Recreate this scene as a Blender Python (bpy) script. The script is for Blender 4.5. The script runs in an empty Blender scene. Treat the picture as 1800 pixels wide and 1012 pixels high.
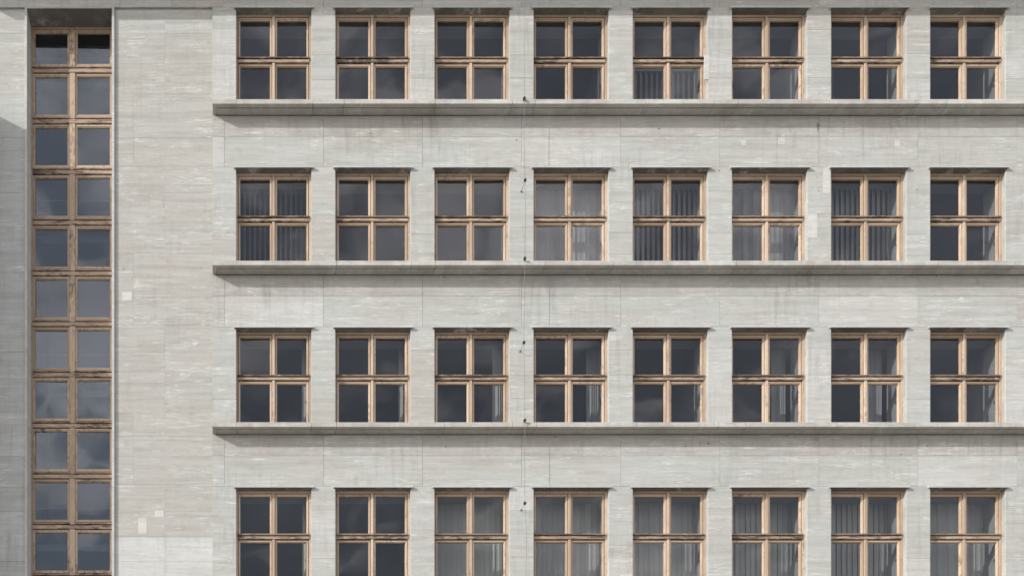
import bpy, bmesh, math, random
from mathutils import Vector
random.seed(7)
R = math.radians
U = 0.012            # metres per facade unit (one unit = one photo pixel on the wall plane)
GY = 2133.0          # facade row that lies at street level
VPX, VPY, DIST = 430.0, 1750.0, 1750.0

def W(x, d, y):      # facade units (across, depth into the building, down) -> metres
    return Vector((x * U, d * U, (GY - y) * U))

scene = bpy.context.scene
# ------------------------------------------------------------------ camera
cd = bpy.data.cameras.new('camera')
cam = bpy.data.objects.new('camera', cd)
scene.collection.objects.link(cam)
cam.location = W(VPX, -DIST, VPY)
cam.rotation_euler = (R(90), 0, 0)
cd.sensor_width = 36.0
cd.lens = 36.0 * DIST / 1800.0
cd.shift_x = (900 - VPX) / 1800.0
cd.shift_y = (VPY - 506) / 1800.0
cd.clip_end = 3000
scene.camera = cam
# ------------------------------------------------------------------ light
SX, SZ = 2.1, 1.10                      # run of a shadow across / down the wall per unit of depth
to_sun = Vector((-SX, -1.0, SZ)).normalized()
el = math.asin(to_sun.z)
az = math.atan2(to_sun.x, to_sun.y)
sd = bpy.data.lights.new('sun', 'SUN')
sun = bpy.data.objects.new('sun', sd)
scene.collection.objects.link(sun)
sd.energy = 3.0
sd.angle = R(0.5)
sd.color = (1.0, 0.975, 0.935)
sun.rotation_euler = to_sun.to_track_quat('Z', 'Y').to_euler()
sun.location = (-30, -20, 40)

world = bpy.data.worlds.new('World')
scene.world = world
world.use_nodes = True
nt = world.node_tree
nt.nodes.clear()
N = nt.nodes.new
L = nt.links.new
out = N('ShaderNodeOutputWorld')
bg = N('ShaderNodeBackground')
sky = N('ShaderNodeTexSky')
sky.sky_type = 'NISHITA'
sky.sun_disc = False
sky.sun_elevation = el
sky.sun_rotation = az
sky.altitude = 100
sky.air_density = 1.2
sky.dust_density = 2.0
bg.inputs['Strength'].default_value = 0.116
tc = N('ShaderNodeTexCoord')
sep = N('ShaderNodeSeparateXYZ')
L(tc.outputs['Generated'], sep.inputs[0])
def wm(op, a, b=None):
    m = N('ShaderNodeMath'); m.operation = op
    for i, v in enumerate((a, b)):
        if v is None: continue
        if isinstance(v, (int, float)): m.inputs[i].default_value = v
        else: L(v, m.inputs[i])
    return m.outputs[0]
zz = wm('ADD', wm('MAXIMUM', sep.outputs['Z'], 0.0), 0.18)
cmb = N('ShaderNodeCombineXYZ')
L(wm('DIVIDE', sep.outputs['X'], zz), cmb.inputs[0])
L(wm('DIVIDE', sep.outputs['Y'], zz), cmb.inputs[1])
cmb.inputs[2].default_value = 14.0
cn = N('ShaderNodeTexNoise'); cn.inputs['Scale'].default_value = 7.5
cn.inputs['Detail'].default_value = 9; cn.inputs['Roughness'].default_value = 0.55
cn.inputs['Distortion'].default_value = 0.35
L(cmb.outputs[0], cn.inputs['Vector'])
cr = N('ShaderNodeMapRange'); cr.inputs['From Min'].default_value = 0.49; cr.inputs['From Max'].default_value = 0.66
cr.inputs['To Min'].default_value = 0.24
cr.interpolation_type = 'SMOOTHSTEP'
big = N('ShaderNodeTexNoise'); big.inputs['Scale'].default_value = 1.3; big.inputs['Detail'].default_value = 2
L(cmb.outputs[0], big.inputs['Vector'])
L(wm('ADD', cn.outputs['Fac'], wm('MULTIPLY', wm('SUBTRACT', big.outputs['Fac'], 0.5), 0.7)), cr.inputs['Value'])
cn2 = N('ShaderNodeTexNoise'); cn2.inputs['Scale'].default_value = 4.2; cn2.inputs['Detail'].default_value = 6
L(cmb.outputs[0], cn2.inputs['Vector'])
cc = N('ShaderNodeMix'); cc.data_type = 'RGBA'
cc.inputs[6].default_value = (2.6, 2.5, 2.8, 1); cc.inputs[7].default_value = (19.0, 18.0, 18.6, 1)
L(cn2.outputs['Fac'], cc.inputs[0])
mx = N('ShaderNodeMix'); mx.data_type = 'RGBA'
L(wm('MULTIPLY', cr.outputs[0], 0.85), mx.inputs[0]); hs = N('ShaderNodeHueSaturation'); hs.inputs['Saturation'].default_value = 0.72; L(sky.outputs[0], hs.inputs['Color']); L(hs.outputs[0], mx.inputs[6]); L(cc.outputs[2], mx.inputs[7])
L(mx.outputs[2], bg.inputs['Color'])
L(bg.outputs[0], out.inputs[0])

scene.view_settings.view_transform = 'Standard'
scene.view_settings.look = 'None'
scene.view_settings.gamma = 1.0
scene.view_settings.use_curve_mapping = False
scene.view_settings.exposure = 0.62
scene.render.engine = 'CYCLES'
scene.cycles.transparent_max_bounces = 24
scene.cycles.max_bounces = 8
scene.cycles.use_denoising = True

# ------------------------------------------------------------------ materials
class Mat:
    def __init__(s, name):
        s.m = bpy.data.materials.new(name); s.m.use_nodes = True
        s.t = s.m.node_tree; s.t.nodes.clear()
        s.out = s.t.nodes.new('ShaderNodeOutputMaterial')
        s.tc = s.t.nodes.new('ShaderNodeTexCoord')
        s.oi = s.t.nodes.new('ShaderNodeObjectInfo')
        s.geo = s.t.nodes.new('ShaderNodeNewGeometry')
    def n(s, k): return s.t.nodes.new(k)
    def l(s, a, b): s.t.links.new(a, b)
    def math(s, op, a, b=None, c=None, clamp=False):
        m = s.n('ShaderNodeMath'); m.operation = op; m.use_clamp = clamp
        for i, v in enumerate((a, b, c)):
            if v is None: continue
            if isinstance(v, (int, float)): m.inputs[i].default_value = v
            else: s.l(v, m.inputs[i])
        return m.outputs[0]
    def vec(s, src, scale, offs=None):
        m = s.n('ShaderNodeVectorMath'); m.operation = 'MULTIPLY'
        s.l(src, m.inputs[0]); m.inputs[1].default_value = scale
        o = m.outputs[0]
        if offs is not None:
            a = s.n('ShaderNodeVectorMath'); a.operation = 'ADD'
            s.l(o, a.inputs[0]); s.l(offs, a.inputs[1]); o = a.outputs[0]
        return o
    def rnd(s, k=1.0):      # a random vector per object
        c = s.n('ShaderNodeCombineXYZ')
        s.l(s.math('MULTIPLY', s.oi.outputs['Random'], 97.0 * k), c.inputs[0])
        s.l(s.math('MULTIPLY', s.oi.outputs['Random'], 53.0 * k), c.inputs[1])
        s.l(s.math('MULTIPLY', s.oi.outputs['Random'], 171.0 * k), c.inputs[2])
        return c.outputs[0]
    def noise(s, v, scale=1.0, det=4, rough=0.5, dist=0.0):
        t = s.n('ShaderNodeTexNoise'); t.inputs['Scale'].default_value = scale
        t.inputs['Detail'].default_value = det; t.inputs['Roughness'].default_value = rough
        t.inputs['Distortion'].default_value = dist
        s.l(v, t.inputs['Vector']); return t.outputs['Fac']
    def ramp(s, v, a, b, lo=0.0, hi=1.0):
        r = s.n('ShaderNodeMapRange'); r.interpolation_type = 'SMOOTHSTEP'
        r.inputs['From Min'].default_value = a; r.inputs['From Max'].default_value = b
        r.inputs['To Min'].default_value = lo; r.inputs['To Max'].default_value = hi
        s.l(v, r.inputs['Value']); return r.outputs[0]
    def mix(s, f, a, b, mode='MIX'):
        m = s.n('ShaderNodeMix'); m.data_type = 'RGBA'; m.blend_type = mode
        if isinstance(f, (int, float)): m.inputs[0].default_value = f
        else: s.l(f, m.inputs[0])
        for i, v in ((6, a), (7, b)):
            if isinstance(v, tuple): m.inputs[i].default_value = (v[0], v[1], v[2], 1)
            else: s.l(v, m.inputs[i])
        return m.outputs[2]
    def bsdf(s, col, rough=0.9, bump=None, strength=0.4, distance=0.01, spec=0.25):
        b = s.n('ShaderNodeBsdfPrincipled')
        if isinstance(col, tuple): b.inputs['Base Color'].default_value = (*col, 1)
        else: s.l(col, b.inputs['Base Color'])
        if isinstance(rough, (int, float)): b.inputs['Roughness'].default_value = rough
        else: s.l(rough, b.inputs['Roughness'])
        b.inputs['Specular IOR Level'].default_value = spec
        if bump is not None:
            u = s.n('ShaderNodeBump'); u.inputs['Strength'].default_value = strength
            u.inputs['Distance'].default_value = distance
            s.l(bump, u.inputs['Height']); s.l(u.outputs[0], b.inputs['Normal'])
        s.l(b.outputs[0], s.out.inputs[0]); return b

def travertine(name, light, warm, grime=0.5, pink=0.5, blotch=0.0, slabby=0.25):
    s = Mat(name)
    g = s.geo.outputs['Position']; o = s.tc.outputs['Object']
    r = s.rnd(0.05)
    broad = s.noise(s.vec(g, (0.55, 0.55, 1.1)), 1.0, 5, 0.6, 0.5)
    beds = s.noise(s.vec(g, (1.1, 1.1, 22.0), r), 1.0, 7, 0.66, 0.55)
    fine = s.noise(s.vec(g, (7.0, 7.0, 80.0), r), 1.0, 5, 0.65, 0.2)
    pits = s.noise(s.vec(g, (26.0, 26.0, 90.0), r), 1.0, 3, 0.6)
    mott = s.noise(s.vec(g, (5.0, 5.0, 7.0), r), 1.0, 6, 0.7, 0.3)
    tone = s.math('FRACT', s.math('MULTIPLY', s.oi.outputs['Random'], 7.31))
    col = s.mix(s.ramp(broad, 0.38, 0.62), light, warm)
    col = s.mix(s.math('MULTIPLY', tone, slabby), col, tuple(c * 1.07 for c in light))
    pk = s.noise(s.vec(g, (1.1, 1.1, 3.4), s.rnd(0.2)), 1.0, 3, 0.5, 0.3)
    col = s.mix(s.math('MULTIPLY', s.ramp(pk, 0.56, 0.74), 0.6 * pink), col, (0.42, 0.36, 0.315))
    col = s.mix(s.math('MULTIPLY', s.ramp(beds, 0.34, 0.60), 0.42), col, s.mix(1.0, col, (0.80, 0.795, 0.785), 'MULTIPLY'))
    coarse = s.noise(s.vec(g, (0.42, 0.42, 8.5), r), 1.0, 5, 0.55, 0.7)
    col = s.mix(s.math('MULTIPLY', s.ramp(coarse, 0.40, 0.66), 0.6), col, s.mix(1.0, col, (0.84, 0.835, 0.825), 'MULTIPLY'))
    col = s.mix(s.math('MULTIPLY', s.ramp(fine, 0.42, 0.66), 0.28), col, s.mix(1.0, col, (0.78, 0.77, 0.75), 'MULTIPLY'))
    col = s.mix(s.math('MULTIPLY', s.ramp(mott, 0.48, 0.72), 0.42), col, s.mix(1.0, col, (0.78, 0.78, 0.77), 'MULTIPLY'))
    # filled veins: wandering pale wisps lying with the bed
    vein = s.noise(s.vec(g, (1.0, 1.0, 13.0), s.rnd(0.3)), 1.0, 4, 0.55, 1.1)
    ridge = s.math('ABSOLUTE', s.math('SUBTRACT', vein, 0.5))
    wide = s.noise(s.vec(g, (1.5, 1.5, 3.0), r), 1.0, 3, 0.55)
    col = s.mix(s.math('MULTIPLY', s.math('MULTIPLY', s.ramp(ridge, 0.0, 0.035, 1.0, 0.0), s.ramp(wide, 0.44, 0.66)), 0.62), col, (0.62, 0.62, 0.60))
    dash = s.noise(s.vec(g, (1.5, 1.5, 21.0), s.rnd(1.7)), 1.0, 2, 0.45, 0.3)
    col = s.mix(s.math('MULTIPLY', s.ramp(dash, 0.705, 0.76), 0.45), col, (0.72, 0.72, 0.70))
    col = s.mix(s.math('MULTIPLY', s.ramp(pits, 0.63, 0.74), 0.5), col, s.mix(1.0, col, (0.58, 0.57, 0.55), 'MULTIPLY'))
    # run-off and old dirt
    gr = s.noise(s.vec(g, (9.0, 2.0, 0.9)), 1.0, 5, 0.65, 0.3)
    gb = s.noise(s.vec(g, (0.5, 0.4, 0.6)), 1.0, 3, 0.5)
    gm = s.math('MULTIPLY', s.ramp(gr, 0.45, 0.75), s.ramp(gb, 0.40, 0.66))
    col = s.mix(s.math('MULTIPLY', gm, grime), col, (0.21, 0.21, 0.195))
    if blotch:
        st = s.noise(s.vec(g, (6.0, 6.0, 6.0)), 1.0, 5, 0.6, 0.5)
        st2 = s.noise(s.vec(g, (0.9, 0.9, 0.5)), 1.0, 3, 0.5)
        sm = s.math('MULTIPLY', s.ramp(s.math('ADD', s.math('MULTIPLY', st, 0.5), s.math('MULTIPLY', st2, 0.6)), 0.42, 0.68), blotch)
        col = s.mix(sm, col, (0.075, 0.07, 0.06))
    h = s.math('ADD', s.math('MULTIPLY', beds, 0.35), s.math('ADD', s.math('MULTIPLY', fine, 0.5), s.math('MULTIPLY', pits, 0.3)))
    s.bsdf(col, 0.92, h, 0.4, 0.006)
    return s.m

STONE = travertine('travertine', (0.435, 0.454, 0.44), (0.422, 0.425, 0.402), 0.45, 0.35)
STONE_TAN = travertine('travertine_tan', (0.418, 0.422, 0.402), (0.418, 0.41, 0.385), 0.2, 0.45, slabby=0.1)
STONE_PALE = travertine('travertine_pale', (0.485, 0.495, 0.485), (0.46, 0.462, 0.445), 0.45, 0.15)
STONE_WHITER = travertine('travertine_replaced', (0.53, 0.54, 0.53), (0.50, 0.505, 0.49), 0.3, 0.0)
STONE_STREAKED = travertine('travertine_streaked', (0.435, 0.44, 0.425), (0.42, 0.41, 0.39), 0.65, 0.45, blotch=0.14)
STONE_LEDGE = travertine('travertine_ledge', (0.52, 0.52, 0.495), (0.485, 0.468, 0.435), 0.4, 0.4, blotch=0.25)
STONE_DARK = travertine('travertine_dark', (0.22, 0.217, 0.20), (0.19, 0.18, 0.165), 0.4, 0.0, blotch=0.6)  # darker base tone with near-black blotches, for soffits and one stain
STONE_PATCH = travertine('travertine_repair', (0.56, 0.562, 0.55), (0.53, 0.53, 0.515), 0.15, 0.0)

def simple(name, col, rough=0.8, var=0.15, scale=3.0, spec=0.3, metallic=0.0):
    s = Mat(name)
    n = s.noise(s.vec(s.geo.outputs['Position'], (scale,) * 3), 1.0, 4, 0.55)
    c = s.mix(s.ramp(n, 0.3, 0.7), tuple(v * (1 - var) for v in col), tuple(min(1, v * (1 + var)) for v in col))
    b = s.bsdf(c, rough, n, 0.15, 0.004, spec)
    b.inputs['Metallic'].default_value = metallic
    return s.m
MORTAR = simple('mortar', (0.31, 0.305, 0.29), 0.95)
RENDER = simple('plain_render', (0.36, 0.35, 0.33), 0.95)
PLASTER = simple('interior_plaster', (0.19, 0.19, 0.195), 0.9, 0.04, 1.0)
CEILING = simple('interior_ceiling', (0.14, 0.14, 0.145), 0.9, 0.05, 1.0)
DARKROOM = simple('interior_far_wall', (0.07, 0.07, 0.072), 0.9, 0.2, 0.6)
CARPET = simple('carpet', (0.05, 0.05, 0.055), 0.95)
STEEL = simple('galvanised_steel', (0.22, 0.22, 0.22), 0.55, 0.2, 20, 0.5, 0.6)
BLACKED = simple('weathered_black_metal', (0.035, 0.033, 0.03), 0.7, 0.3, 30)
HOLE = simple('drill_hole_dark', (0.02, 0.02, 0.02), 1.0)
SLAT_MAT = None

def wood(name, base, pale, wear, horizontal=False):
    s = Mat(name)
    g = s.geo.outputs['Position']; r = s.rnd()
    k = (0.16, 1, 1.5) if horizontal else (1, 1, 0.2)
    grain = s.noise(s.vec(g, (90.0 * k[0], 90.0, 90.0 * k[2])), 1.0, 3, 0.6)
    t = s.math('FRACT', s.math('MULTIPLY', s.oi.outputs['Random'], 11.7))
    tone = s.noise(s.vec(g, (1.1, 1.1, 1.6), r), 1.0, 3, 0.5)
    col = s.mix(s.ramp(s.math('ADD', s.math('MULTIPLY', tone, 0.6), s.math('MULTIPLY', t, 0.4)), 0.3, 0.7), base, pale)
    col = s.mix(s.math('MULTIPLY', s.ramp(grain, 0.4, 0.7), 0.3), col, s.mix(1.0, col, (0.70, 0.62, 0.55), 'MULTIPLY'))
    # varnish gone: grey-brown bare wood, then near-black rot
    w1 = s.noise(s.vec(g, (9.0 * (0.5 if horizontal else 1.6), 9.0, 9.0 * (3.0 if horizontal else 0.7)), r), 1.0, 6, 0.68, 0.6)
    w2 = s.noise(s.vec(g, (0.7, 0.7, 0.8), r), 1.0, 3, 0.5)
    amount = s.math('ADD', s.math('MULTIPLY', w1, 0.62), s.math('ADD', s.math('MULTIPLY', w2, 0.38), s.math('MULTIPLY', t, 0.07)))
    a = 0.66 - 0.18 * wear
    col = s.mix(s.math('MULTIPLY', s.ramp(amount, a - 0.06, a + 0.03), 0.75), col, (0.25, 0.185, 0.14))
    col = s.mix(s.math('MULTIPLY', s.ramp(amount, a + 0.04, a + 0.10), 0.85), col, (0.055, 0.042, 0.035))
    flake = s.noise(s.vec(g, (26.0 * k[0] * 2, 26.0, 26.0 * (0.5 if not horizontal else 2)), r), 1.0, 4, 0.7)
    col = s.mix(s.math('MULTIPLY', s.math('MULTIPLY', s.ramp(flake, 0.57, 0.66), s.ramp(w2, 0.42, 0.58)), 0.6), col, (0.64, 0.57, 0.46))
    s.bsdf(col, 0.7, s.math('ADD', grain, s.math('MULTIPLY', w1, 0.8)), 0.3, 0.004, 0.3)
    return s.m
WOOD = wood('varnished_wood', (0.38, 0.29, 0.215), (0.53, 0.43, 0.335), 0.12)
WOOD_WORN = wood('worn_wood', (0.40, 0.305, 0.225), (0.51, 0.41, 0.31), 0.84, True)
WOOD_OLD = wood('old_tower_wood', (0.34, 0.26, 0.19), (0.46, 0.36, 0.27), 0.36)
WOOD_OLD_WORN = wood('old_tower_wood_worn', (0.36, 0.27, 0.205), (0.45, 0.35, 0.27), 0.72, True)
WOOD_TOWER_BAR = wood('tower_bar_wood', (0.24, 0.175, 0.135), (0.38, 0.30, 0.235), 0.8, True)
WOOD_DARK = wood('bare_dark_wood', (0.06, 0.045, 0.037), (0.19, 0.145, 0.115), 0.65, True)

def glass(name, ior, tint):
    s = Mat(name)
    tr = s.n('ShaderNodeBsdfTransparent'); tr.inputs['Color'].default_value = (*tint, 1)
    gl = s.n('ShaderNodeBsdfGlossy'); gl.inputs['Roughness'].default_value = 0.0
    gl.inputs['Color'].default_value = (0.93, 0.97, 1, 1)
    fr = s.n('ShaderNodeFresnel')
    # the thin pane does not bend rays, so the back face must see the same index as the front
    s.l(s.ramp(s.geo.outputs['Backfacing'], 0.0, 1.0, ior, 1.0 / ior), fr.inputs['IOR'])
    n = s.noise(s.vec(s.tc.outputs['Object'], (1.3, 1.3, 1.3), s.rnd(0.03)), 1.0, 1, 0.4)
    u = s.n('ShaderNodeBump'); u.inputs['Strength'].default_value = 0.25; u.inputs['Distance'].default_value = 0.01
    s.l(n, u.inputs['Height']); s.l(u.outputs[0], gl.inputs['Normal'])
    # dust film catching the daylight
    df = s.n('ShaderNodeBsdfDiffuse'); df.inputs['Color'].default_value = (0.42, 0.42, 0.42, 1)
    dn = s.noise(s.vec(s.geo.outputs['Position'], (2.0, 2.0, 3.0), s.rnd()), 1.0, 5, 0.6)
    m1 = s.n('ShaderNodeMixShader'); s.l(fr.outputs[0], m1.inputs[0]); s.l(tr.outputs[0], m1.inputs[1]); s.l(gl.outputs[0], m1.inputs[2])
    m2 = s.n('ShaderNodeMixShader'); s.l(s.ramp(dn, 0.35, 0.75, 0.0005, 0.006), m2.inputs[0]); s.l(m1.outputs[0], m2.inputs[1]); s.l(df.outputs[0], m2.inputs[2])
    s.l(m2.outputs[0], s.out.inputs[0]); return s.m
GLASS = glass('window_glass', 1.42, (0.92, 0.93, 0.93))
GLASS_STAIR = glass('stair_glass', 1.60, (0.80, 0.86, 0.90))

def slat_material(name, col):
    s = Mat(name)
    n = s.noise(s.vec(s.geo.outputs['Position'], (90.0, 90.0, 14.0)), 1.0, 3, 0.6)
    tone = s.math('FRACT', s.math('MULTIPLY', s.oi.outputs['Random'], 5.3))
    c = s.mix(tone, tuple(v * 0.86 for v in col), tuple(v * 1.08 for v in col))
    d = s.bsdf(c, 0.85, n, 0.1, 0.002)
    t = s.n('ShaderNodeBsdfTranslucent'); s.l(c, t.inputs['Color'])
    m = s.n('ShaderNodeMixShader'); m.inputs[0].default_value = 0.22
    s.l(d.outputs[0], m.inputs[1]); s.l(t.outputs[0], m.inputs[2]); s.l(m.outputs[0], s.out.inputs[0])
    return s.m
SLAT_MAT = slat_material('blind_fabric', (0.50, 0.48, 0.44))
SLAT_GREY = slat_material('blind_fabric_grey', (0.25, 0.26, 0.275))
SLAT_DIM = slat_material('blind_fabric_dim', (0.33, 0.33, 0.335))
SLAT_COOL = slat_material('blind_fabric_cool', (0.50, 0.495, 0.48))

# ------------------------------------------------------------------ mesh helpers
class MB:
    """collects boxes / prisms in facade units relative to an origin, then links ONE mesh object"""
    def __init__(s, ox=0, od=0, oy=0):
        s.o = (ox, od, oy); s.v = []; s.f = []
    def p(s, x, d, y):
        s.v.append(((x - s.o[0]) * U, (d - s.o[1]) * U, -(y - s.o[2]) * U)); return len(s.v) - 1
    def box(s, x0, x1, d0, d1, y0, y1, ch=0.0):
        """x across, d depth (d0 = front), y down; ch chamfers the front edges"""
        a = len(s.v)
        if ch <= 0:
            for d in (d0, d1):
                for x, y in ((x0, y1), (x1, y1), (x1, y0), (x0, y0)): s.p(x, d, y)
            s.f += [(a, a+1, a+2, a+3), (a+7, a+6, a+5, a+4), (a, a+4, a+5, a+1), (a+1, a+5, a+6, a+2), (a+2, a+6, a+7, a+3), (a+3, a+7, a+4, a)]
        else:
            for d, k in ((d0, ch), (d0 + ch, 0), (d1, 0)):
                for x, y in ((x0 + k, y1 - k), (x1 - k, y1 - k), (x1 - k, y0 + k), (x0 + k, y0 + k)): s.p(x, d, y)
            s.f.append((a, a+1, a+2, a+3)); s.f.append((a+11, a+10, a+9, a+8))
            for b in (0, 4):
                for i in range(4):
                    j = (i + 1) % 4
                    s.f.append((a+b+i, a+b+4+i, a+b+4+j, a+b+j))
    def prism(s, x0, x1, prof):
        """profile (d, y) extruded across; listed clockwise seen from the left end"""
        a = len(s.v); n = len(prof)
        for x in (x0, x1):
            for d, y in prof: s.p(x, d, y)
        s.f.append(tuple(a + i for i in range(n))[::-1]); s.f.append(tuple(a + n + i for i in range(n)))
        for i in range(n):
            j = (i + 1) % n
            s.f.append((a+i, a+j, a+n+j, a+n+i))
    def tube(s, pts, r, n=6):
        rings = []
        for i, q in enumerate(pts):
            q = Vector(q); a = Vector(pts[max(0, i-1)]); b = Vector(pts[min(len(pts)-1, i+1)])
            t = (b - a).normalized(); u = t.orthogonal().normalized(); w = t.cross(u)
            rings.append([s.p(*(q + u * r * math.cos(2*math.pi*k/n) + w * r * math.sin(2*math.pi*k/n))) for k in range(n)])
        for A, B in zip(rings, rings[1:]):
            for k in range(n): s.f.append((A[k], A[(k+1) % n], B[(k+1) % n], B[k]))
        s.f.append(tuple(rings[0])); s.f.append(tuple(rings[-1][::-1]))
    def mesh(s, name, mat):
        me = bpy.data.meshes.new(name); me.from_pydata(s.v, [], s.f)
        bm = bmesh.new(); bm.from_mesh(me); bmesh.ops.recalc_face_normals(bm, faces=bm.faces); bm.to_mesh(me); bm.free()
        me.materials.append(mat); return me
    def build(s, name, mat, parent=None):
        o = bpy.data.objects.new(name, s.mesh(name, mat))
        scene.collection.objects.link(o); place(o, *s.o, parent); return o

WORLD = {}
def place(o, x, d, y, parent=None):
    w = W(x, d, y); WORLD[o.name] = w
    if parent is not None:
        o.parent = parent; o.location = w - WORLD[parent.name]
    else: o.location = w
def empty(name, x, d, y, parent=None):
    o = bpy.data.objects.new(name, None); o.empty_display_size = 0.2
    scene.collection.objects.link(o); place(o, x, d, y, parent); return o
def inst(name, me, x, d, y, parent):
    o = bpy.data.objects.new(name, me); scene.collection.objects.link(o); place(o, x, d, y, parent); return o
def tag(o, label=None, cat=None, group=None, kind=None):
    if label: o['label'] = label
    if cat: o['category'] = cat
    if group: o['group'] = group
    if kind: o['kind'] = kind
    return o

# ------------------------------------------------------------------ layout numbers
COLS = [415.0 + 174.3 * i for i in range(9)]        # left edge of every opening
WID, HGT = 132.4, 175.9                              # opening size (down to the ledge top)
ROWS = [17.7 + 280.1 * i for i in range(4)]          # soffit of every row of windows
LEDGE_H = 8.3
STEP_X, LEFT_D = 373.5, 3.6                          # the wall left of here lies a little deeper
TX0, TX1, TY0, TY1 = 43.0, 201.5, 10.5, 1110.0       # the stair window with its stone surround
XL, XR = -500.0, 1990.0
TOP = -60.0
BASE = GY + 20
THICK = 52.0

bld = empty('office_building', (XL + XR) / 2, 0, GY)
tag(bld, 'long travertine office facade with rows of wooden windows, stone ledges and a tall stair window', 'building')

# ------------------------------------------------------------------ ground
g = MB(700, 0, GY)
g.box(-30000, 31000, -30000, 30000, GY, GY + 40)
gm = Mat('paving')
gn = gm.noise(gm.vec(gm.geo.outputs['Position'], (0.6, 0.6, 0.6)), 1.0, 6, 0.6)
br = gm.n('ShaderNodeTexBrick'); br.inputs['Scale'].default_value = 1.0
br.inputs['Color1'].default_value = (0.30, 0.28, 0.25, 1); br.inputs['Color2'].default_value = (0.26, 0.245, 0.22, 1)
br.inputs['Mortar'].default_value = (0.12, 0.11, 0.10, 1); br.inputs['Mortar Size'].default_value = 0.006
gm.l(gm.geo.outputs['Position'], br.inputs['Vector'])
gm.bsdf(gm.mix(gm.math('MULTIPLY', gm.ramp(gn, 0.3, 0.7), 0.4), br.outputs['Color'], (0.2, 0.19, 0.17)), 0.9, gn, 0.2, 0.01)
tag(g.build('ground', gm.m), kind='structure')

# ------------------------------------------------------------------ wall core (behind the stone slabs)
core = MB(700, 0, 600)
def cbox(x0, x1, y0, y1, d0=2.4, d1=THICK): core.box(x0, x1, d0, d1, y0, y1)
# bands above, between and below the rows
edges = [TOP] + [None]
cbox(TX1, XR, TOP, 13.0)
def band(y0, y1):
    core.box(TX1, STEP_X, LEFT_D + 2.4, THICK, y0, y1); core.box(STEP_X, XR, 2.4, THICK, y0, y1)
band(13.0, ROWS[0])
for i in range(3): band(ROWS[i] + HGT, ROWS[i+1])
band(ROWS[3] + HGT, BASE)
# piers
for s_ in ROWS:
    xs = [TX1] + sum([[c, c + WID] for c in COLS], []) + [XR]
    for a, b in zip(xs[0::2], xs[1::2]):
        if a == TX1:    # the wide pier beside the stair window: outer leaf recessed
            core.box(TX1, STEP_X, LEFT_D + 2.4, THICK, s_, s_ + HGT)
            core.box(STEP_X, b, 2.4, THICK, s_, s_ + HGT)
        else: cbox(a, b, s_, s_ + HGT)
cbox(XL, TX0, 13.0, BASE, LEFT_D + 2.4); cbox(XL, TX0, TOP, 13.0)
cbox(TX0, TX1, TOP, TY0); cbox(TX0, TX1, TY1, BASE)
core.build('wall_core', MORTAR, bld)

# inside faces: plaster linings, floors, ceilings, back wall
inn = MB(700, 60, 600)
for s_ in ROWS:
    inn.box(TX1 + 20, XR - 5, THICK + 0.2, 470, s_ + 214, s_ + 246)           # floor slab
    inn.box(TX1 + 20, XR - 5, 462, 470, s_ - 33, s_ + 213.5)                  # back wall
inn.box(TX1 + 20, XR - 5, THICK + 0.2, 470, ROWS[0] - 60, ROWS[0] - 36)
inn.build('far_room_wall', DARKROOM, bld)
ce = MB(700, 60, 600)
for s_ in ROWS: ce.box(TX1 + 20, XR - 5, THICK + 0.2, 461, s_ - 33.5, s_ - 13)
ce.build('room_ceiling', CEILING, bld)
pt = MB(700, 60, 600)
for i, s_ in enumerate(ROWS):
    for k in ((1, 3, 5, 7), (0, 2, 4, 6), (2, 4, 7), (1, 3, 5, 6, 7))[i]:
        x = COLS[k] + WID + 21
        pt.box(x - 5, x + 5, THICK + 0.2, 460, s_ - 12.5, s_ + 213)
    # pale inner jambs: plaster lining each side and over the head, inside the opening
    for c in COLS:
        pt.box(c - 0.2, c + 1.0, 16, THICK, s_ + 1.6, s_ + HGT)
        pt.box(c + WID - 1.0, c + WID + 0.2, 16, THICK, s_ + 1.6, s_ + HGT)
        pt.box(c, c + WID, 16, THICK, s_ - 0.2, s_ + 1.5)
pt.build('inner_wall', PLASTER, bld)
# building body: roof, back and ends so that no stray light enters
body = MB(700, 300, 600)
body.box(XL, XR, 0, 480, TOP - 24, TOP)
body.box(XL, XR, 472, 480, TOP, BASE)
body.box(XL - 6, XL, 6, 480, TOP, BASE)
body.box(XR, XR + 6, 6, 480, TOP, BASE)
body.build('roof', RENDER, bld)
cor = MB(700, 0, TOP)
cor.box(-148, XR + 6, -80, 0, TOP - 22, TOP)
cor.build('cornice', STONE_PALE, bld)
wing = MB(-300, 0, 1000)
wing.box(XL - 200, -60, -85, 3, 171, BASE)
wing.build('projecting_bay', STONE_PALE, bld)

# ------------------------------------------------------------------ stone slabs
n_slab = 0
def slab(x0, x1, y0, y1, d=0.0, mat=STONE, g=(0.19, 0.19, 0.16, 0.16), name='stone_slab'):
    """g = joint half-widths left, right, top, bottom"""
    global n_slab
    n_slab += 1
    pr = random.uniform(-0.1, 0.1)
    cx, cy = (x0 + x1) / 2, (y0 + y1) / 2
    m = MB(cx, d, cy)
    m.box(x0 + g[0], x1 - g[1], d + pr, d + 2.6, y0 + g[2], y1 - g[3], 0.08)
    return m.build(name, mat, bld)
def pick(*w):
    return random.choices((STONE, STONE_TAN, STONE_PALE), w)[0]

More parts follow.
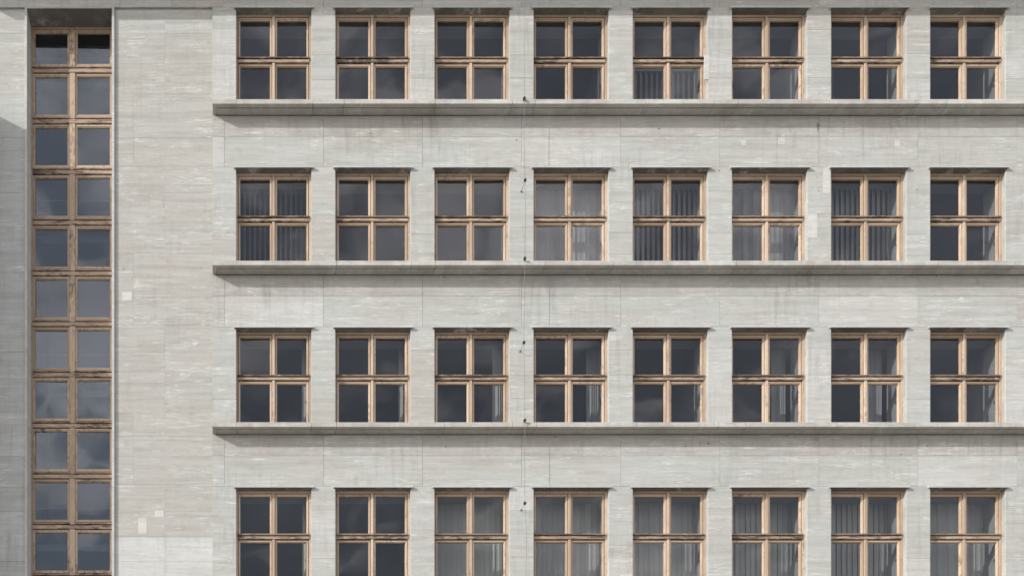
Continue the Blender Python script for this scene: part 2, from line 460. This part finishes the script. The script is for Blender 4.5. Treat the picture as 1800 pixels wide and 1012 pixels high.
# right-hand facade: spandrels
MIDS = [568.5 + 174.2 * i for i in range(8)]
for i in range(5):
    top = (ROWS[i-1] + HGT + LEDGE_H) if i else TOP
    if i == 4:
        ys = [top, top + 38.3, top + 88]
    else:
        j = ROWS[i] - 57.6
        ys = [top, j, ROWS[i] - 4.0 if i else 13.0]
    if i == 0:
        ys = [TOP, -38, 13.0]
    for r_ in range(2):
        a, b = ys[r_], ys[r_+1]
        if i == 0: xs = [-62, 32, 122, 211, 302, 392] + MIDS[:] + [XR]
        else: xs = [STEP_X, 394.5] + MIDS[:] + [XR]
        for x0, x1 in zip(xs, xs[1:]):
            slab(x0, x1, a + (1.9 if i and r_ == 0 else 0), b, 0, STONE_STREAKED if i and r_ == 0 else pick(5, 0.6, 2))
    # the course level with the hoods and window heads (above the openings the hood covers it)
# strips right above the openings and the piers between them
CUTS = {0: [35, 78, 121], 1: [40, 78, 112, 150], 2: [36, 80, 122], 3: [36, 80, 122]}
for i, s_ in enumerate(ROWS):
    y_top = s_ - 4.0 if i else 13.0
    xs = [STEP_X] + sum([[c, c + WID] for c in COLS[:9]], []) + [XR]
    for k, (a, b) in enumerate(zip(xs[0::2], xs[1::2])):
        cuts = [c for c in CUTS[i] if random.random() < 0.62]
        yy = [y_top] + [s_ + c + random.uniform(-2, 2) for c in cuts] + [s_ + HGT + 1]
        gl = 0.3 if k == 0 else 0.0
        for a2, b2 in zip(yy, yy[1:]):
            slab(a, b, a2, b2, 0, pick(5, 0.6, 1.4), (0.0, 0.0, 0.1, 0.1))
    for c in COLS[:9]:      # lintel strip over every opening
        slab(c, c + WID, y_top, s_, 0, STONE_PALE, (0.2, 0.2, 0.25, 0.0), 'lintel')

# left-hand wall, a little deeper
for i in range(-1, 4):
    base = 239.6 + 280.1 * i
    offs = [0, 49, 96, 141.5 if i == 2 else 150, 184 if i == 2 else 203, 232 if i == 2 else 244, 280.1]
    for q in range(6):
        a, b = base + offs[q], base + offs[q+1]
        if b < 14: continue
        a = max(a, 13.0)
        if a > 1130: continue
        xs = [TX1, 234, STEP_X] if q in (0, 4, 5) else [TX1, 289.5, STEP_X]
        if i == 2 and q in (3, 4, 5): xs = [TX1, 289.5, STEP_X]
        m = STONE_TAN
        if i == 3 or (i == 2 and q >= 3): m = STONE_WHITER
        if i == -1 and a < 20: m = STONE
        for x0, x1 in zip(xs, xs[1:]):
            slab(x0, x1, a, b, LEFT_D, m, (0.05, 0.05, 0.06, 0.06))
    for q0, q1 in ((0, 2), (2, 4), (4, 6)):
        a, b = base + offs[q0], base + offs[q1]
        if b < 14 or a > 1130: continue
        slab(-62, TX0, max(a, 13.0), b, LEFT_D, pick(4, 1, 1))
# repair stones let into the slabs
for (x0, x1, y0, y1, d) in ((215, 232.5, 513, 521, LEFT_D), (215, 232.5, 521, 529, LEFT_D), (243, 258, 909.5, 938, LEFT_D), (272, 288, 897, 908, LEFT_D),
                            (1447, 1459.5, 295, 341, 0), (1420, 1436.5, 376, 418, 0), (1368, 1380, 242, 254, 0), (1303, 1311, 246, 256, 0), (1238, 1247, 97, 140, 0), (1573, 1582, 246, 258, 0)):
    k = 1 + d / DIST
    x0, x1 = VPX + (x0 - VPX) * k, VPX + (x1 - VPX) * k
    y0, y1 = VPY - (VPY - y0) * k, VPY - (VPY - y1) * k
    m = MB((x0+x1)/2, d, (y0+y1)/2)
    m.box(x0, x1, d - 0.28, d + 1.0, y0, y1, 0.08)
    m.build('repair_stone', STONE_WHITER if y1 - y0 < 15 and x0 > 1200 else STONE_PATCH, bld)
# a sooty stain left by a leak, just under the top ledge
m = MB(1438, 0, 222)
rim = [(1438 + math.cos(t * math.pi / 8) * random.uniform(2.2, 4.2), 222 + math.sin(t * math.pi / 8) * random.uniform(3.0, 5.6)) for t in range(16)]
rim[4] = (1436.5, 232.0)
a = [m.p(x, -0.2, y) for x, y in rim]; b = [m.p(x, 0.5, y) for x, y in rim]
m.f.append(tuple(a))
for t in range(16): m.f.append((a[t], b[t], b[(t+1) % 16], a[(t+1) % 16]))
m.build('stain', STONE_DARK, bld)
# old fixing holes
hm = MB(0, 0, 0)
me_hole = None
for (x, y, r_) in ((1158.5, 226.5, 1.2), (908, 246, 0.9), (1264, 300, 0.9), (1207, 207, 0.8), (651, 235, 0.8), (976, 768, 1.0), (1205, 784, 0.9), (1231, 778, 0.8), (1245, 779, 1.3),
                   (783.5, 784.5, 1.0), (781, 487, 0.9), (1206, 487, 0.9), (1438, 331, 0.8), (1439, 336, 0.9), (1428, 330, 0.7), (1436, 312, 0.7), (1612, 334, 0.8), (1646, 486, 0.9), (217, 471, 0.8), (353, 468, 0.7), (1584, 798, 0.9), (1630, 783, 0.9), (1383, 761+5, 0.8)):
    d = LEFT_D if x < STEP_X else 0
    m = MB(x, d, y)
    seg = [(x + r_ * math.cos(t * math.pi / 4), y + r_ * math.sin(t * math.pi / 4)) for t in range(8)]
    a = [m.p(px, d - 0.22, py) for px, py in seg]; b = [m.p(px, d + 1, py) for px, py in seg]
    m.f.append(tuple(a)); m.f.append(tuple(b[::-1]))
    for t in range(8): m.f.append((a[t], b[t], b[(t+1) % 8], a[(t+1) % 8]))
    m.build('fixing_hole', HOLE, bld)

# ------------------------------------------------------------------ ledges (one long drip ledge under every row)
for i, s_ in enumerate(ROWS):
    t, b = s_ + HGT, s_ + HGT + LEDGE_H
    led = empty('ledge', STEP_X, 0, t, bld)
    js = [374.2, 415.5]
    for k, c in enumerate(COLS[:9]):
        if (k + i) % 2 == 0: js.append(c + WID + random.uniform(-2, 2))
        js.append(c + 174.3 + random.uniform(-3, 1) if (k + i) % 3 else c + 188)
    js.append(XR)
    for k, (x0, x1) in enumerate(zip(js, js[1:])):
        e = random.uniform(-0.12, 0.12)
        P = [(-21.5 + e, t + 0.5 ), (-21.1 + e, t), (0.4, t - 0.6), (0.4, b + 0.4), (-12.2, b + e*0.5), (-12.4, b - 1.6), (-14.2, b - 1.6), (-14.4, b + e*0.5), (-21.2 + e, b - 0.1), (-21.5 + e, b - 0.6)]
        m = MB(x0, 0, t)
        if k == 0:
            m.prism(x0, x0 + 6.5, [P[0], P[1], P[2], P[3], (P[8][0], P[8][1]), P[9]])
            m.prism(x0 + 6.5, x0 + 8.0, [P[0], P[1], P[2], (0.4, b - 1.0), (-13.2, b - 1.0), (-14.2, b), P[8], P[9]])
            m.prism(x0 + 8.0, x1 - 0.2, P)
        else: m.prism(x0 + 0.3, x1 - 0.3, P)
        m.build('ledge_stone', STONE_LEDGE, led)

# ------------------------------------------------------------------ hoods (drip stones over the windows)
def hood_mesh():
    m = MB(0, 0, 0)
    q = 4.3
    # chamfered ends: narrower underneath
    a = len(m.v)
    for d in (-q, 0.3):
        for x, y in ((-3.2, 0), (WID + 3.2, 0), (WID + 4.6, -1.2), (WID + 4.6, -3.0), (-4.6, -3.0), (-4.6, -1.2)): m.p(x, d, y)
    m.f.append(tuple(range(a, a + 6))); m.f.append(tuple(range(a + 11, a + 5, -1)))
    for k in range(6): m.f.append((a + k, a + 6 + k, a + 6 + (k + 1) % 6, a + (k + 1) % 6))
    return m.mesh('hood', STONE_PALE)
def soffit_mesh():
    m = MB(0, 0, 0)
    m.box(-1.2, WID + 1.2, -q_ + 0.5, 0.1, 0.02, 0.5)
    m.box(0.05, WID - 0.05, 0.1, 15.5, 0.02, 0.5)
    return m.mesh('soffit', STONE_DARK)  # thin plates of darker stone under each hood and window head
q_ = 4.3
HM, SM = hood_mesh(), soffit_mesh()
for s_ in ROWS:
    for c in COLS[:9]:
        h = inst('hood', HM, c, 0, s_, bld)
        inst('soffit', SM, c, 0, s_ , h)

# ------------------------------------------------------------------ the square windows
FD = 8.6      # depth of the fixed frame's face
def rect_frame(m, x0, x1, y0, y1, d0, d1, l, r, t, b):
    m.box(x0, x0 + l, d0, d1, y0, y1)
    m.box(x1 - r, x1, d0, d1, y0, y1)
    m.box(x0 + l, x1 - r, d0, d1, y0, y0 + t)
    m.box(x0 + l, x1 - r, d0, d1, y1 - b, y1)
def moulded(m, x0, x1, y0, y1, d0, d1, l, r, t, b):     # sash bar with a glazing step
    rect_frame(m, x0, x1, y0, y1, d0, d1, l * .68, r * .68, t * .68, b * .68)
    rect_frame(m, x0 + l * .68, x1 - r * .68, y0 + t * .68, y1 - b * .68, d0 + 1.1, d1, l * .32, r * .32, t * .32, b * .32)
m = MB(); m.box(0.0, 3.0, FD, FD + 7, 0.5, HGT); m.box(128.9, WID, FD, FD + 7, 0.5, HGT); m.box(3.0, 128.9, FD, FD + 7, 0.5, 3.7); m.box(3.0, 128.9, FD - 1, FD + 7, HGT - 8, HGT)
ME_FRAME = m.mesh('window', WOOD)
m = MB(); m.box(63.9, 68.3, FD - 0.5, FD + 6.5, 3.7, 79.2, 0.25); m.box(63.9, 68.3, FD - 0.5, FD + 6.5, 85.4, HGT - 8, 0.25)
ME_MULL = m.mesh('mullion', WOOD)
m = MB(); m.box(3.0, 128.9, FD - 1.4, FD + 6.5, 80.3, 84.8, 0.3)
ME_TRAN = m.mesh('transom', WOOD_WORN)
m = MB(); m.prism(2.4, 129.4, [(FD - 2.2, 76.2), (FD + 1, 74.4), (FD + 1, 78.7), (FD - 2.6, 78.7), (FD - 2.6, 76.6)])
ME_BAR = m.mesh('weather_bar', WOOD_DARK)
SX0 = [(4.2, 62.9), (69.3, 127.7)]
SY0 = [(4.9, 78.6), (86.4, HGT - 8.5)]
ME_SASH, ME_PANE = {}, {}
for a, (x0, x1) in enumerate(SX0):
    for b, (y0, y1) in enumerate(SY0):
        m = MB(x0, 0, y0); moulded(m, x0, x1, y0, y1, FD + 1.5, FD + 5.5, 3.2, 3.2, 3.6, 4.6 if b == 0 else 5.0)
        ME_SASH[a, b] = m.mesh('sash', WOOD)
        m = MB(x0, 0, y0); m.box(x0 + 2.8, x1 - 2.8, FD + 4.4, FD + 4.9, y0 + 3, y1 - 4)
        ME_PANE[a, b] = m.mesh('pane', GLASS)
m = MB(0, 0, 0); m.box(-0.7, 0.7, 0, 1.0, -3, 3); m.box(-0.6, 5.5, 0.9, 1.7, -1.0, 0.6)
ME_HANDLE = m.mesh('handle', BLACKED)
for i, s_ in enumerate(ROWS):
    for k, c in enumerate(COLS[:9]):
        w = inst('window', ME_FRAME, c, 0, s_, bld)
        inst('mullion', ME_MULL, c, 0, s_, w); inst('transom', ME_TRAN, c, 0, s_, w); inst('weather_bar', ME_BAR, c, 0, s_, w)
        for a in range(2):
            for b in range(2):
                x, y = c + SX0[a][0], s_ + SY0[b][0]
                inst('sash', ME_SASH[a, b], x, 0, y, w)
                p = inst('pane', ME_PANE[a, b], x, 0, y, w)
                p.rotation_euler = (R(random.uniform(-0.5, 0.5)), 0, R(random.uniform(-0.6, 0.6)))
        inst('handle', ME_HANDLE, c + 123.5, FD + 6, s_ + 120, w)

# ------------------------------------------------------------------ the tall stair window
sw = empty('stair_window', (TX0 + TX1) / 2, 0, TY1, bld)
TD = 34.0
m = MB(TX0, 0, TY0)
m.box(TX0 + 0.4, 47.3, 0.2, TD + 8, TY0, TY1, 0.2)
m.box(196.5, TX1 - 0.4, 0.2, TD + 8, TY0, TY1, 0.2)
m.box(47.3, 196.5, 0.2, TD + 8, TY0, TY0 + 3.8, 0.2)
m.build('stone_surround', STONE_PALE, sw)
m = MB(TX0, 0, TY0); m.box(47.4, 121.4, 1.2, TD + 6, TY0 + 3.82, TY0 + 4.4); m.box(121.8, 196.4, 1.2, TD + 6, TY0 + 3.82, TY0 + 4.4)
m.build('soffit', STONE_DARK, sw)
m = MB(TX0, TD, TY0)
m.box(47.3, 50.4, TD, TD + 7, 15, TY1); m.box(192.2, 196.5, TD, TD + 7, 15, TY1); m.box(50.4, 192.2, TD, TD + 7, 15, 19.0)
m.build('frame', WOOD_OLD, sw)
def row_top(n): return 19.6 if n == 0 else 98.2 + 90.7 * (n - 1)
def row_bot(n): return 84.3 + 90.7 * n
sash_me, pane_me, mull_me = {}, {}, {}
mt = MB(0, TD, 0); mt.box(50.4, 192.2, TD - 1.2, TD + 6, 5.9, 12.5, 0.3); ME_T2 = mt.mesh('transom', WOOD_OLD_WORN)
mt = MB(0, TD, 0); mt.box(50.0, 117.8, TD - 1.6, TD + 3, 1.9, 4.1, 0.2); mt.box(124.6, 192.5, TD - 1.6, TD + 3, 1.9, 4.1, 0.2); ME_B2 = mt.mesh('weather_bar', WOOD_TOWER_BAR)
for n in range(12):
    y0, y1 = row_top(n), row_bot(n)
    hgt = y1 - y0
    key = round(hgt, 1)
    if key not in sash_me:
        for a, (x0, x1) in enumerate(((50.9, 115.8), (126.8, 191.8))):
            m = MB(x0, TD, 0); moulded(m, x0, x1, 0, hgt, TD + 0.8, TD + 5.5, 3.6, 3.6, 4.6, 5.0); sash_me[key, a] = m.mesh('sash', WOOD_OLD)
            m = MB(x0, TD, 0); m.box(x0 + 3, x1 - 3, TD + 3.4, TD + 3.9, 4, hgt - 4.4); pane_me[key, a] = m.mesh('pane', GLASS_STAIR)
        m = MB(121.3, TD, 0); m.box(116.2, 126.4, TD - 0.8, TD + 6, -4 if n == 0 else -1, hgt + 4.8, 0.4); mull_me[key] = m.mesh('mullion', WOOD_OLD)
        sash_me[key] = True
    for a, x0 in enumerate((50.9, 126.8)):
        inst('sash', sash_me[key, a], x0, TD, y0, sw)
        p = inst('pane', pane_me[key, a], x0, TD, y0, sw)
        p.rotation_euler = (R(random.uniform(-0.6, 0.6)), 0, R(random.uniform(-0.6, 0.6)))
    inst('mullion', mull_me[key], 121.3, TD, y0, sw)
    if n < 11:
        inst('weather_bar', ME_B2, 0, TD, y1, sw); inst('transom', ME_T2, 0, TD, y1, sw)
# stairwell behind it
m = MB(120, 100, 600)
m.box(20, 26, THICK + .2, 300, -40, 1120); m.box(215, 221, THICK + .2, 300, -40, 1120); m.box(20, 221, 300, 306, -40, 1120)
m.box(20, 221, THICK + .2, 300, -46, -40.2)
m.build('stairwell_wall', PLASTER, bld)
for y in (88, 368, 648, 928):
    m = MB(120, 100, y); m.box(26.5, 214.5, 62, 150, y, y + 12); m.build('stair_landing', CEILING, bld)
    m = MB(120, 64, y - 40)
    m.tube([(27, 64, y - 66), (214, 64, y - 66)], 1.0); m.tube([(27, 64, y - 44), (214, 64, y - 44)], 0.7)
    m.build('handrail', STEEL, bld)

# ------------------------------------------------------------------ vertical blinds
def slat_mesh(h, wid, mat):
    m = MB(0, 0, 0); n = 4; F = []; B = []
    for k in range(n + 1):
        t = k / n - 0.5; x = t * wid; d = (0.25 - t * t) * wid * 0.28
        F.append((m.p(x, d, 0), m.p(x, d, h))); B.append((m.p(x, d + 0.12, 0), m.p(x, d + 0.12, h)))
    for k in range(n):
        m.f.append((F[k][0], F[k][1], F[k+1][1], F[k+1][0])); m.f.append((B[k+1][0], B[k+1][1], B[k][1], B[k][0]))
        m.f.append((F[k][0], F[k+1][0], B[k+1][0], B[k][0])); m.f.append((F[k+1][1], F[k][1], B[k][1], B[k+1][1]))
    m.f.append((F[0][1], F[0][0], B[0][0], B[0][1])); m.f.append((F[n][0], F[n][1], B[n][1], B[n][0]))
    return m.mesh('slat', mat)
SLATS = {}
ORD = ['first', 'second', 'third', 'fourth', 'fifth', 'sixth', 'seventh', 'eighth']
RWN = ['top', 'second', 'third', 'bottom']
def blind(row, col, kind, depth, ang=0.0, x0=None, x1=None, n=None, mat=None, desc='', group=None, drop=0):
    s_, c = ROWS[row], COLS[col]
    mat = mat or SLAT_MAT
    x0 = c + (1.5 if depth < THICK else -6) if x0 is None else x0
    x1 = c + WID - (1.5 if depth < THICK else -6) if x1 is None else x1
    ytop = (s_ + 6 if depth < THICK else s_ - 4) + drop
    h = s_ + HGT - 6 - ytop if depth < THICK else s_ + HGT + 4 - ytop
    t = empty('vertical_blind', (x0 + x1) / 2, depth, ytop)
    tag(t, desc, 'blind', group)
    m = MB((x0 + x1) / 2, depth, ytop)
    hx0, hx1 = (x0, x1) if kind != 'bunch' else (c - 4, c + WID + 4) if depth > THICK else (c + 1.5, c + WID - 1.5)
    m.box(hx0, hx1, depth - 2.2, depth + 2.2, ytop - 5, ytop - 0.3); m.build('headrail', PLASTER, t)
    wid = 10.4
    if (h, mat.name) not in SLATS: SLATS[h, mat.name] = slat_mesh(h, wid, mat)
    me = SLATS[h, mat.name]
    cnt = n or int(round((x1 - x0) / 9.4))
    for k in range(cnt):
        x = x0 + (k + 0.5) * (x1 - x0) / cnt
        o = inst('slat', me, x, depth + random.uniform(-0.2, 0.2) + (0.35 if k % 2 else -0.35) * (abs(ang) < 15), ytop, t)
        o.rotation_euler = (0, 0, R(ang + random.uniform(-1.5, 1.5)))
G1, G2 = 'closed vertical blinds', 'open vertical blinds'
blind(0, 4, 'open', 56, 48, drop=62, desc='open dark vertical blind low behind the fifth window of the top row', group=G2, mat=SLAT_DIM)
blind(0, 6, 'bunch', 57, -70, x0=COLS[6] - 2, x1=COLS[6] + 36, n=8, desc='blind slats bunched at the left of the seventh window in the top row', group='drawn back blinds', mat=SLAT_GREY)
blind(1, 0, 'open', 37, 70, desc='faint half-open vertical blind behind the first window of the second row', group=G2, mat=SLAT_GREY)
blind(1, 3, 'closed', 37, -4, desc='closed pale blind with square sun patches, fourth window of the second row', group=G1, mat=SLAT_DIM)
blind(1, 4, 'open', 38, 41, desc='evenly open vertical blind with dark gaps, fifth window of the second row', group=G2, mat=SLAT_DIM)
blind(1, 5, 'closed', 37, 5, desc='closed blind with a bright slit of sun, sixth window of the second row', group=G1, mat=SLAT_DIM)
blind(1, 6, 'open', 38, 33, desc='open vertical blind with bright slivers of sun, seventh window of the second row', group=G2, mat=SLAT_DIM)
for col, a, b, n in ((0, 121, 138, 4), (1, 122, 139, 4), (2, 119, 139, 5), (3, 115, 130, 4), (5, 103, 121, 5), (6, 103, 121, 5)):
    blind(2, col, 'bunch', 57, -50 if col % 2 else -35, x0=COLS[col] + a, x1=COLS[col] + b, n=n,
          desc='vertical blind drawn to the right behind the %s window of the third row' % ORD[col], group='drawn back blinds', mat=SLAT_DIM)
blind(3, 0, 'bunch', 57, -55, x0=COLS[0] + 121, x1=COLS[0] + 138, n=4, desc='thin stack of blind slats at the right of the first window, bottom row', group='drawn back blinds')
for col in range(2, 8):
    blind(3, col, 'closed', 55, (-3, 4, 9, 13, 16, 3)[col - 2], desc='closed pale blind catching the sun behind the %s window of the bottom row' % ORD[col], group=G1, mat=SLAT_COOL)

# ------------------------------------------------------------------ the lightning cable hanging down the front
CQ = 24.0
CX = VPX + (922 - VPX) * (1 - CQ / DIST)
cab = empty('lightning_cable', CX, -CQ, 1060)
tag(cab, 'thin steel cable hanging down the facade on small black clamps, between third and fourth windows', 'cable')
def oy(y): return VPY - (VPY - y) * (1 - CQ / DIST)
def ox(x): return VPX + (x - VPX) * (1 - CQ / DIST)
path = [(920.5, -60), (921, 0), (921.5, 90), (921.7, 173.5), (921.3, 240), (923, 317), (923.6, 380), (922.5, 454.5), (922, 520), (921, 602), (922.2, 670), (922.5, 738.5), (922.2, 800), (922.5, 884), (925, 920), (925.4, 970), (924.6, 1012), (923.5, 1060)]
m = MB(CX, -CQ, 1060)
pts = [(ox(x), -CQ, oy(y)) for x, y in path]
m.tube(pts, 0.33, 6)
m.build('strand', STEEL, cab)
for x, y in ((921.6, 173.5), (923, 317), (922.5, 454.5), (921, 602), (922.5, 738.5), (922.5, 884)):
    X, Y = ox(x), oy(y)
    m = MB(X, -CQ, Y)
    ring = 10
    for r0, r1, d0, d1 in ((0, 2.5, -CQ - 1.6, -CQ + 1.0),):
        a = [m.p(X + r1 * math.cos(2*math.pi*t/ring), d0, Y + r1 * math.sin(2*math.pi*t/ring)) for t in range(ring)]
        b = [m.p(X + r1 * math.cos(2*math.pi*t/ring), d1, Y + r1 * math.sin(2*math.pi*t/ring)) for t in range(ring)]
        m.f.append(tuple(a)); m.f.append(tuple(b[::-1]))
        for t in range(ring): m.f.append((a[t], b[t], b[(t+1) % ring], a[(t+1) % ring]))
    cl = m.build('clamp', BLACKED, cab)
    m = MB(X, -CQ, Y)
    far = -20.5 if y in (173.5, 454.5, 738.5) else 0.5
    m.tube([(X, -CQ, Y), (X, far, Y)], 0.38, 6)
    if far > 0:
        m.box(X - 1.5, X + 1.5, -0.9, 0.4, Y - 1.5, Y + 1.5)
    else: m.box(X - 1.2, X + 1.2, -22.4, -21.0, Y - 1.2, Y + 2.2)
    m.build('bracket', STEEL, cl)
print('slabs', n_slab)
